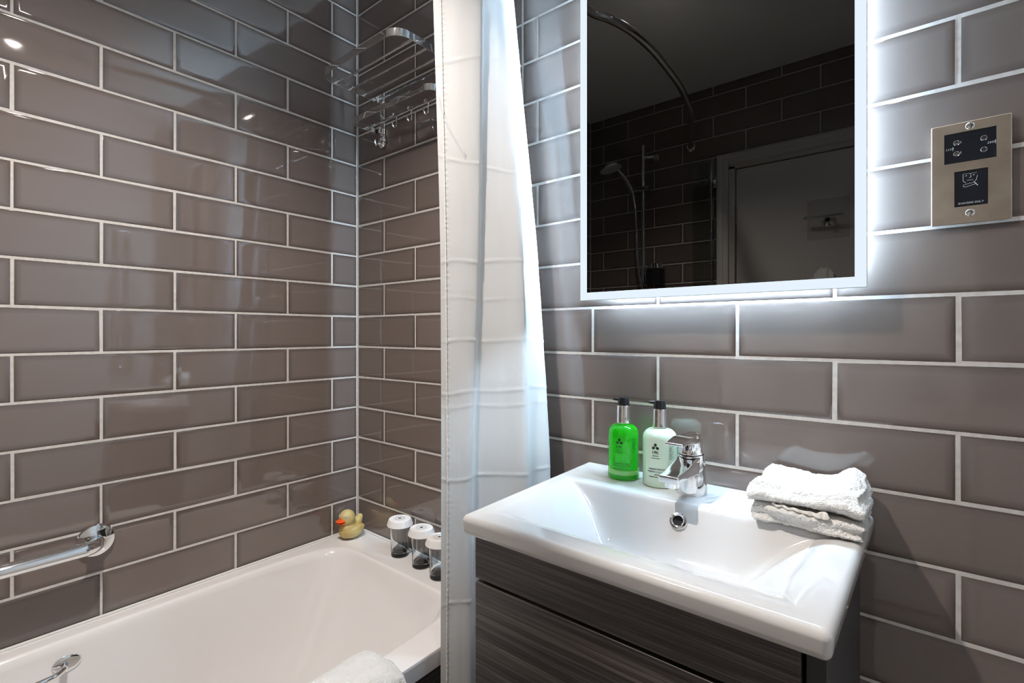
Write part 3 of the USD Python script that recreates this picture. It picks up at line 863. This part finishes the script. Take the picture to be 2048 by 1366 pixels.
# ------------------------------------------------------------------ curtain rail and curtain
cr = thing('curtain_rail', 'curved chrome shower curtain rail high up, reflected in the mirror', 'rail')
RZ = 2.14
rail_pts = spline([(0.560, -0.004, RZ), (0.632, -0.10, RZ), (0.690, -0.22, RZ), (0.722, -0.409, RZ), (0.750, -0.479, RZ), (0.773, -0.574, RZ), (0.783, -0.704, RZ), (0.780, -0.844, RZ), (0.767, -1.029, RZ), (0.742, -1.184, RZ), (0.720, -1.294, RZ), (0.664, -1.454, RZ), (0.583, RY + 0.004, RZ)], 120)
obj('rail', tube(rail_pts, 0.0125, 16), 'chrome', cr)
for (x, y, a) in ((0.560, -0.0005, 90), (0.583, RY + 0.0005, -90)):
    obj('bracket', xf(lathe([(0, 0), (0.024, 0), (0.024, 0.006), (0.018, 0.012), (0.0, 0.012)], 28), (x, y, RZ), rotm([1, 0, 0], a)), 'chrome', cr)

ct = thing('shower_curtain', 'long white polyester shower curtain bunched beside the basin', 'curtain')
# plan outline of the folds (x, y) at three heights
plan = {
    2.10: [(0.640, -0.252), (0.661, -0.236), (0.697, -0.207), (0.7255, -0.177), (0.7160, -0.160), (0.7220, -0.137), (0.7310, -0.115), (0.717, -0.092), (0.7045, -0.052), (0.690, -0.040), (0.668, -0.040), (0.640, -0.060), (0.632, -0.090), (0.628, -0.036)],
    1.40: [(0.682, -0.262), (0.693, -0.250), (0.716, -0.225), (0.7340, -0.199), (0.732, -0.180), (0.762, -0.149), (0.7935, -0.121), (0.785, -0.100), (0.7870, -0.057), (0.772, -0.042), (0.735, -0.042), (0.700, -0.070), (0.690, -0.095), (0.680, -0.036)],
    0.90: [(0.711, -0.287), (0.719, -0.272), (0.731, -0.255), (0.7435, -0.234), (0.743, -0.212), (0.776, -0.168), (0.8125, -0.130), (0.812, -0.106), (0.8285, -0.063), (0.815, -0.046), (0.780, -0.046), (0.752, -0.075), (0.745, -0.100), (0.730, -0.038)],
    0.05: [(0.722, -0.302), (0.732, -0.286), (0.744, -0.264), (0.7530, -0.242), (0.752, -0.218), (0.785, -0.172), (0.8210, -0.134), (0.820, -0.108), (0.8380, -0.066), (0.826, -0.048), (0.792, -0.048), (0.764, -0.078), (0.758, -0.102), (0.745, -0.038)],
}


def curtain_grid():
    zs = np.linspace(2.105, 0.05, 640)
    keys = sorted(plan)
    curves = {k: spline([(*p, 0) for p in plan[k]], 190)[:, :2] for k in keys}
    nn = len(curves[keys[0]])
    out = np.zeros((len(zs), nn, 3))
    for i, z in enumerate(zs):
        zc = min(max(z, keys[0]), keys[-1])
        j = max(0, min(len(keys) - 2, np.searchsorted(keys, zc) - 1))
        t = (zc - keys[j]) / (keys[j + 1] - keys[j])
        # monotone blend of neighbours, eased at the knots
        c = curves[keys[j]] * (1 - t) + curves[keys[j + 1]] * t
        out[i, :, :2] = c
        out[i, :, 2] = z
    # smooth in z so the knots do not show
    from scipy.ndimage import gaussian_filter1d
    out[:, :, :2] = gaussian_filter1d(out[:, :, :2], 30, axis=0, mode='nearest')
    # normals in plan
    tang = np.gradient(out[:, :, :2], axis=1)
    tang /= np.linalg.norm(tang, axis=2, keepdims=True) + 1e-9
    nrm = np.stack([tang[:, :, 1], -tang[:, :, 0]], -1)
    s = np.linspace(0, 1, nn)[None, :]
    Z = out[:, :, 2]
    d = np.zeros(Z.shape)
    # packing creases left by folding
    for zc, amp, sl in ((2.02, 1.2, 0.03), (1.78, 1.6, 0.10), (1.555, 1.3, -0.05), (1.335, 1.8, 0.02), (1.255, 1.0, 0.0), (1.165, 1.6, 0.0), (1.055, 1.6, 0.01), (1.025, 1.1, 0.0), (0.875, 1.6, 0.0), (0.62, 1.4, 0.0), (0.38, 1.5, 0.0)):
        zz = zc + sl * (s - 0.15) + 0.0025 * np.sin(s * 21 + zc * 9)
        q = (Z - zz) / 0.0030
        d += amp * 0.0007 * np.exp(-q * q) * (0.5 + 0.5 * np.sin(s * 23 + zc * 40) ** 2)
        d += amp * 0.0003 * np.tanh((Z - zz) / 0.02) * np.exp(-((Z - zz) / 0.06) ** 2)
    P = np.stack([s * 12 + 0 * Z, Z * 4, 0 * Z + 0 * s], -1)
    d += 0.0015 * (meshkit.fbm(P, 3, 3) - 0.5)
    P2 = np.stack([s * 30 + Z * 8, Z * 22 - s * 14, 0 * Z + 3.0], -1)
    rid = np.abs(meshkit.noise(P2, 5) - 0.5)
    d += 0.0001 * np.exp(-(rid / 0.05) ** 2)
    # one diagonal pull near the hem
    seg = np.abs((Z - 1.63) + (s - 0.09) * 0.9) / 0.006
    d += 0.0025 * np.exp(-seg ** 2) * (np.abs(s - 0.09) < 0.07)
    # puckers along the hem seam
    d += 0.0004 * np.sin(Z * 2 * math.pi / 0.013 + 1.5 * np.sin(Z * 31)) * np.exp(-((s - 0.072) / 0.013) ** 2)
    out[:, :, :2] += nrm * d[..., None]
    return out


G = curtain_grid()
n1, n2 = G.shape[:2]
I = np.arange(n1 * n2).reshape(n1, n2)
cf = np.stack([I[:-1, :-1], I[1:, :-1], I[1:, 1:], I[:-1, 1:]], -1).reshape(-1, 4)
obj('fabric', tm(G.reshape(-1, 3), cf), 'curtain_cloth', ct, True)
hc = int(n2 * 0.065)
seam = G[:, hc] + 0.0006 * np.stack([np.ones(n1), -np.ones(n1), np.zeros(n1)], 1)
zig = np.array([1 + 0.35 * math.sin(i * 2.1) for i in range(n1)])
obj('hem_seam', tube(seam[::1], 0.0013, 6, scale=zig), 'hem_band', ct, True, 'stitched side hem')
for k in range(6):
    j = int((k + 0.5) / 6 * (n2 - 1))
    q = G[0, j]
    near = rail_pts[np.argmin(np.linalg.norm(rail_pts[:, :2] - q[None, :2], axis=1))]
    ring = [(near[0] + 0.0165 * math.cos(a), near[1], RZ + 0.0165 * math.sin(a)) for a in np.linspace(0, 2 * math.pi, 20, endpoint=False)]
    stem = tube(spline([(near[0], near[1], RZ - 0.0165), ((near[0] + q[0]) / 2, (near[1] + q[1]) / 2, RZ - 0.024), (q[0], q[1], q[2] - 0.008)], 12), 0.0012, 6)
    obj('curtain_ring', cat(tube(ring, 0.0016, 8, True), stem), 'chrome', ct, True, 'chrome hanging ring')

# ------------------------------------------------------------------ shower set on the front wall (seen in the mirror)
ss = thing('shower_set', 'chrome hand shower on a slide bar, reflected in the mirror', 'shower')
sx_, sy_ = 0.349, RY + 0.055
obj('slide_bar', tube([(sx_, sy_, 1.45), (sx_, sy_, 2.19)], 0.010, 16), 'chrome', ss)
for z in (1.50, 2.125):
    obj('wall_bracket', cat(tube([(sx_ + 0.05, RY + 0.001, z), (sx_ + 0.045, RY + 0.035, z), (sx_, sy_, z)], 0.009, 14), xf(lathe([(0, 0), (0.020, 0), (0.019, 0.007), (0, 0.009)], 24), (sx_ + 0.05, RY + 0.0005, z), rotm([1, 0, 0], -90))), 'chrome', ss)
obj('slider', cat(bx(sx_ - 0.062, sx_ + 0.038, sy_ - 0.012, sy_ + 0.032, 1.940, 1.966, 0.006, 10)), 'dark_chrome', ss)
obj('collar', xf(lathe([(0.0102, 0), (0.013, 0.001), (0.013, 0.014), (0.0102, 0.015)], 24), (sx_, sy_, 2.028)), 'chrome', ss)
hs = obj('handset', cat(tube(spline([(0.300, sy_ + 0.022, 1.935), (0.290, sy_ + 0.026, 1.965), (0.262, sy_ + 0.035, 2.020), (0.225, sy_ + 0.046, 2.070)], 24), 0.0115, 14),
                        xf(lathe([(0, 0), (0.063, 0), (0.066, 0.006), (0.060, 0.016), (0.030, 0.026), (0, 0.030)], 40), (0.189, sy_ + 0.055, 2.082), rotm([0.4, 1, 0], -14))), 'chrome', ss)
obj('spray_face', xf(lathe([(0, -0.002), (0.058, -0.002), (0.060, 0.0005), (0, 0.0005)], 40), (0.189, sy_ + 0.055, 2.082), rotm([0.4, 1, 0], -14)), 'rubber_seal', hs, 30, 'pale grey spray face')
obj('hose', tube(spline([(0.302, sy_ + 0.02, 1.932), (0.312, sy_ + 0.02, 1.86), (0.318, sy_ + 0.02, 1.76), (0.323, sy_ + 0.018, 1.60), (0.335, sy_ + 0.015, 1.50), (0.358, sy_ + 0.012, 1.40), (0.41, sy_ + 0.02, 1.18), (0.36, sy_ + 0.02, 1.00), (0.34, RY + 0.06, 0.93)], 80), 0.0075, 12), 'chrome', ss)
obj('mixer_bar', cat(tube([(0.23, RY + 0.06, 0.93), (0.50, RY + 0.06, 0.93)], 0.020, 20), tube([(0.29, RY, 0.93), (0.29, RY + 0.06, 0.93)], 0.016, 16), tube([(0.44, RY, 0.93), (0.44, RY + 0.06, 0.93)], 0.016, 16)), 'chrome', ss)

sd = thing('soap_dispenser', 'dark round dispenser with chrome cap on the tiled wall beside the slide bar', 'dispenser')
obj('cup', xf(lathe([(0, 0), (0.040, 0), (0.046, 0.006), (0.047, 0.085), (0, 0.085)], 40), (0.414, RY + 0.05, 1.436)), 'black_plastic', sd)
obj('cap', xf(lathe([(0, 0), (0.036, 0), (0.038, 0.002), (0.037, 0.026), (0.034, 0.029), (0, 0.030)], 40), (0.414, RY + 0.05, 1.5215)), 'chrome', sd, 30, 'chrome cap')
obj('holder', cat(bx(0.394, 0.434, RY - 0.0005, RY + 0.012, 1.46, 1.52, 0.002, 8)), 'chrome', sd)

gs = thing('shower_screen', 'narrow clear glass panel with a chrome edge bar beside the door, seen in the mirror', 'glass panel')
obj('pane', to_tm(bx(0.602, 0.715, RY + 0.030, RY + 0.036, RIM + 0.002, 2.045)), 'screen_glass', gs, False)
obj('edge_bar', cat(tube([(0.690, RY + 0.022, RIM + 0.001), (0.690, RY + 0.026, 2.012)], 0.0055, 12)), 'chrome', gs)
for z in (0.7, 1.9):
    obj('clamp', cat(bx(0.700, 0.716, RY + 0.0155, RY + 0.042, z, z + 0.04, 0.002, 8)), 'chrome', gs)

# ------------------------------------------------------------------ radiator on the right wall (only its glints show, in the tiles of the left wall)
rad = thing('towel_radiator', 'upright chrome two-tube radiator whose glints show in the left wall tiles', 'radiator')
for y in (-0.135, -0.195):
    obj('upright_tube', tube([(2.09, y, 0.95), (2.09, y, 1.85)], 0.011, 20), 'chrome', rad)
for z in (0.99, 1.81):
    obj('bracket', cat(tube([(2.09, -0.20, z), (2.09, -0.13, z)], 0.008, 12), tube([(2.09, -0.165, z), (2.1495, -0.165, z)], 0.008, 12)), 'chrome', rad)

# ------------------------------------------------------------------ rubber duck
dk = thing('rubber_duck', 'pale yellow toy duck with an orange beak in the corner of the bath rim', 'toy duck', (0.056, -0.064, RIM), math.atan2(-1.0, 0.16))


def blob(parts, edge=0.0022, it=12):
    u = m3.Manifold()
    for q in parts:
        u = u + q
    t = to_tm(u.refine_to_length(edge))
    t.merge_vertices()
    trimesh.smoothing.filter_taubin(t, iterations=it)
    return t


sph = lambda r, sc, x, y, z, ry=0: m3.Manifold.sphere(r, 40).scale(sc).rotate([0, ry, 0]).translate([x, y, z])
duck = blob([sph(1, [0.0440, 0.0345, 0.0265], -0.002, 0, 0.0265), sph(1, [0.030, 0.0265, 0.022], 0.010, 0, 0.036), hull([sph(0.020, [1, 1, 1], -0.018, 0, 0.034), sph(0.0085, [0.9, 1.25, 1], -0.0400, 0, 0.0580)]),
             hull([sph(0.017, [1, 1, 1], 0.014, 0, 0.045), sph(0.0165, [1, 1, 1], 0.016, 0, 0.060)]), sph(1, [0.0262, 0.0255, 0.0255], 0.016, 0, 0.0700),
             sph(1, [0.022, 0.005, 0.012], -0.010, 0.0295, 0.032, 12), sph(1, [0.022, 0.005, 0.012], -0.010, -0.0295, 0.032, 12)])
duck.vertices[:, 2] = np.maximum(duck.vertices[:, 2], 0.0012)
duck.vertices[:, 2] -= duck.vertices[:, 2].min()
obj('body', duck, 'duck_rubber', dk, True)
beak = blob([hull([sph(1, [0.006, 0.0155, 0.006], 0.036, 0, 0.0650), sph(1, [0.006, 0.0135, 0.0026], 0.051, 0, 0.0655)]), hull([sph(1, [0.006, 0.0135, 0.004], 0.036, 0, 0.0595), sph(1, [0.005, 0.0105, 0.0022], 0.047, 0, 0.0575)]),
             sph(0.0052, [1, 1, 1], 0.039, 0, 0.0705)], 0.0015, 6)
obj('beak', beak, 'duck_beak', dk, True, 'orange beak')
for s in (-1, 1):
    p = np.array([math.cos(math.radians(38)) * math.cos(math.radians(18)), s * math.sin(math.radians(38)) * math.cos(math.radians(18)), math.sin(math.radians(18))])
    e = obj('eye', xf(m3.Manifold.sphere(0.0042, 20), np.array([0.016, 0, 0.0700]) + p * 0.0228), 'white_print', dk, True, 'pale eye')
    obj('pupil', xf(m3.Manifold.sphere(0.0018, 16), np.array([0.016, 0, 0.0700]) + p * 0.0262), 'dark_print', e, True, 'dark pupil')

# ------------------------------------------------------------------ lidded tumblers
def tumbler(label, loc, rot):
    g = thing('drinking_glass', label, 'glass', loc, rot)
    r0, r1, H = 0.0262, 0.0288, 0.108
    prof = [(0, 0), (r0 - 0.003, 0), (r0, 0.003), (r1, H), (r1 - 0.0018, H), (r0 - 0.0020, 0.0155), (r0 - 0.006, 0.0130), (0, 0.0125)]
    obj('tumbler', lathe(prof, 48), 'solid_glass', g, 30, 'clear glass')
    n = 72
    a = np.arange(n) / n * 2 * math.pi
    pl = 1 + 0.012 * np.cos(a * 24)
    rows = [(0.0, 0.0, 0), (0.0285, 0.0, 0), (0.0320, -0.0008, 0.2), (0.0335, -0.003, 0.6), (0.0385, -0.0185, 1), (0.0380, -0.0185, 1), (0.0330, -0.0035, 0.6), (0.0316, -0.0018, 0.2), (0.0, -0.0012, 0)]
    v, f = [], []
    for r, z, k in rows:
        rr = r * (1 + (pl - 1) * k)
        v.append(np.stack([rr * np.cos(a), rr * np.sin(a), np.full(n, H + 0.0017 + z)], 1))
    v = np.vstack(v)
    for i in range(len(rows) - 1):
        for j in range(n):
            f.append([i * n + j, (i + 1) * n + j, (i + 1) * n + (j + 1) % n, i * n + (j + 1) % n])
    lid = obj('paper_lid', tm(v, f), 'paper', g, 35, 'white paper lid')
    ms = []
    ext = lambda p: trimesh.creation.extrude_polygon(p, 0.00025, engine='earcut')
    ringp = LineString([(0.0135 * math.cos(t), 0.0135 * math.sin(t)) for t in np.linspace(0, 2 * math.pi, 60)]).buffer(0.0005)
    ms.append(ext(ringp))
    for k in range(8):
        t = k * math.pi / 4 + 0.2
        ms.append(ext(LineString([(0.0045 * math.cos(t), 0.0045 * math.sin(t)), (0.0125 * math.cos(t), 0.0125 * math.sin(t))]).buffer(0.00035)))
    for k in range(5):
        t = k * 2 * math.pi / 5 + 0.4
        q = leafshape(t, 0.0052, 0.0017)
        ms.append(ext(q))
    for k in range(40):
        if k % 10 == 9:
            continue
        t = -k / 40 * 2 * math.pi
        w = 0.0009 + 0.0006 * ((k * 7) % 3) / 2
        c = np.array([0.0190 * math.cos(t), 0.0190 * math.sin(t)])
        d = np.array([-math.sin(t), math.cos(t)]) * w / 2
        ms.append(ext(LineString([c - d, c + d]).buffer(0.0003)))
    em = cat(*ms)
    em.apply_translation([0, 0, H + 0.0017])
    obj('emblem', em, 'brown_print', lid, False, 'brown rosette stamp')


GP = [(0.280, -0.044, RIM), (0.383, -0.050, RIM), (0.470, -0.063, RIM)]
tumbler('clear glass with a white stamped paper lid, nearest the toy duck', GP[0], 0.3)
tumbler('middle one of the three lidded glasses on the bath rim', GP[1], 0.9)
tumbler('lidded glass partly hidden by the shower curtain', GP[2], 0.6)

# ------------------------------------------------------------------ towels
def folded(path, t, x0, x1, axis, wob, edge=0.0023, fuzz=0.0013, seed=0):
    """extrude the buffered centre line (a, z) along the other axis and let it sag; axis 'x' extrudes along x with a = y"""
    lines = path if isinstance(path[0][0], (list, tuple, np.ndarray)) else [path]
    g = None
    for ln in lines:
        q = LineString(ln).buffer(t / 2, quad_segs=6)
        g = q if g is None else g.union(q.buffer(0))
    polys = getattr(g, 'geoms', [g])
    cs = m3.CrossSection([np.array(r.coords)[:-1] for p in polys for r in [p.exterior, *p.interiors]], m3.FillRule.EvenOdd)
    L = x1 - x0
    man = m3.Manifold.extrude(cs, L, int(L / edge))
    tmesh = to_tm(man.refine_to_length(edge))
    tmesh.merge_vertices()
    v = np.array(tmesh.vertices)
    a, z, s = v[:, 0], v[:, 1], v[:, 2]
    P = np.stack([s + x0, a, z], 1) if axis == 'x' else np.stack([a, -(s) + x1, z], 1)
    P = wob(P, s / L)
    tmesh = trimesh.Trimesh(P, tmesh.faces, process=False)
    if tmesh.volume < 0:
        tmesh.invert()
    n = tmesh.vertex_normals
    d = fuzz * (meshkit.noise(P * 380, seed) - 0.5) * 2 + 0.0022 * (meshkit.fbm(P * 60, 2, seed + 9) - 0.5) * 2
    return trimesh.Trimesh(P + n * d[:, None], tmesh.faces, process=False)


def uturn(y0, y1, z0, z1, n=8):
    """path from the back (y1, z0) forward to y0, round the fold and back to (y1, z1)"""
    r = (z1 - z0) / 2
    arc = [(y0 + r - r * math.sin(t), z0 + r - r * math.cos(t)) for t in np.linspace(0, math.pi, n)]
    return [(y1, z0)] + arc + [(y1, z1)]


t = 0.0135


def wob_low(P, u):
    q = P.copy()
    h = (P[:, 2] - BT) / 0.03
    q[:, 2] += np.clip(h, 0, 1.5) * (0.0020 * np.sin(u * 5 + 1) - 0.0035 * np.exp(-((u - 0.97) / 0.10) ** 2))
    q[:, 1] += 0.003 * np.sin(u * 7 + P[:, 2] * 160) + 0.003 * np.sin(P[:, 2] * 300)
    q[:, 0] += 0.003 * np.sin(P[:, 2] * 240 + 1.0) + 0.003 * np.sin(P[:, 1] * 60)
    return q


TX0, TX1 = 1.268, 1.404
low = obj('face_cloth', folded([uturn(-0.160, -0.035, BT + 0.0090, BT + 0.0225)], t, TX0, TX1, 'x', wob_low, seed=1), 'terry', None, True)
tag(low, 'lower of two folded white face cloths on the basin corner', 'face cloth', 'folded face cloths on the basin')


def wob_top(P, u):
    q = P.copy()
    h = np.clip((P[:, 2] - BT - 0.030) / 0.034, 0, 1)
    # thick roll at the left end, sagging middle, high right end
    q[:, 2] += h * (0.001 * np.exp(-((u - 0.10) / 0.14) ** 2) - 0.006 * np.exp(-((u - 0.5) / 0.25) ** 2) + 0.017 * np.exp(-((u - 0.88) / 0.10) ** 2) * np.clip((P[:, 1] + 0.165) / 0.06, 0, 1))
    q[:, 2] -= 0.0035 * np.exp(-((u - 0.97) / 0.10) ** 2) * (1 - h)
    q[:, 1] += 0.0035 * np.sin(u * 6 + 2 + P[:, 2] * 90) + 0.004 * np.sin(P[:, 2] * 260)
    q[:, 0] += 0.004 * np.sin(P[:, 2] * 210) + 0.003 * np.sin(P[:, 1] * 55 + 1)
    # the ends pinch round
    e = np.clip((0.07 - u) / 0.07, 0, 1)
    q[:, 2] -= h * e ** 2 * 0.016
    return q


tc = thing('face_cloth', 'upper folded white face cloth of the pile on the basin corner', 'face cloth', group='folded face cloths on the basin')
obj('cloth', folded([uturn(-0.158, -0.030, BT + 0.0375, BT + 0.0540, 10), [(-0.145, BT + 0.0460), (-0.04, BT + 0.0460)]], t, TX0 - 0.002, TX1 + 0.003, 'x', wob_top, seed=4), 'terry', tc, True)
hem = []
for x in np.linspace(TX0 + 0.028, TX0 + 0.100, 40):
    u = (x - TX0) / (TX1 - TX0)
    hem.append((x, -0.1665 + 0.0016 * math.sin(x * 500), BT + 0.0335 - 0.004 * math.sin((u - 0.2) * 3.2) + 0.0008 * math.sin(x * 380)))
obj('hem', sweep(hem, band(0.0048, 0.0022, 0.0008), up=(0, 0.3, 1), scale=np.concatenate([np.linspace(0.6, 1, 30), np.linspace(1.2, 2.4, 7), np.linspace(2.0, 0.5, 3)])), 'hem_band', tc, True, 'woven cream hem')

bt_ = thing('bath_towel', 'white terry bath towel draped over the near rim of the bath', 'towel')


def wob_bath(P, u):
    q = P.copy()
    e = np.clip((0.05 - u) / 0.05, 0, 1)
    top = np.clip((P[:, 2] - RIM + 0.02) / 0.04, 0, 1)
    q[:, 2] += top * (0.004 * np.sin(u * 8) + 0.006 * u) - top * 0.008 * e ** 2
    q[:, 0] += 0.003 * np.sin(u * 20 + P[:, 2] * 30)
    return q


dp = spline([(0.572, 0, 0.30), (0.585, 0, 0.42), (0.592, 0, 0.495), (0.610, 0, 0.527), (0.650, 0, 0.5335), (0.690, 0, 0.530), (0.710, 0, 0.512), (0.717, 0, 0.46), (0.719, 0, 0.20)], 60)[:, [0, 2]]
obj('cloth', folded([tuple(p) for p in dp], 0.016, -0.86, -0.385, 'y', wob_bath, edge=0.004, fuzz=0.0011, seed=6), 'terry', bt_, True)
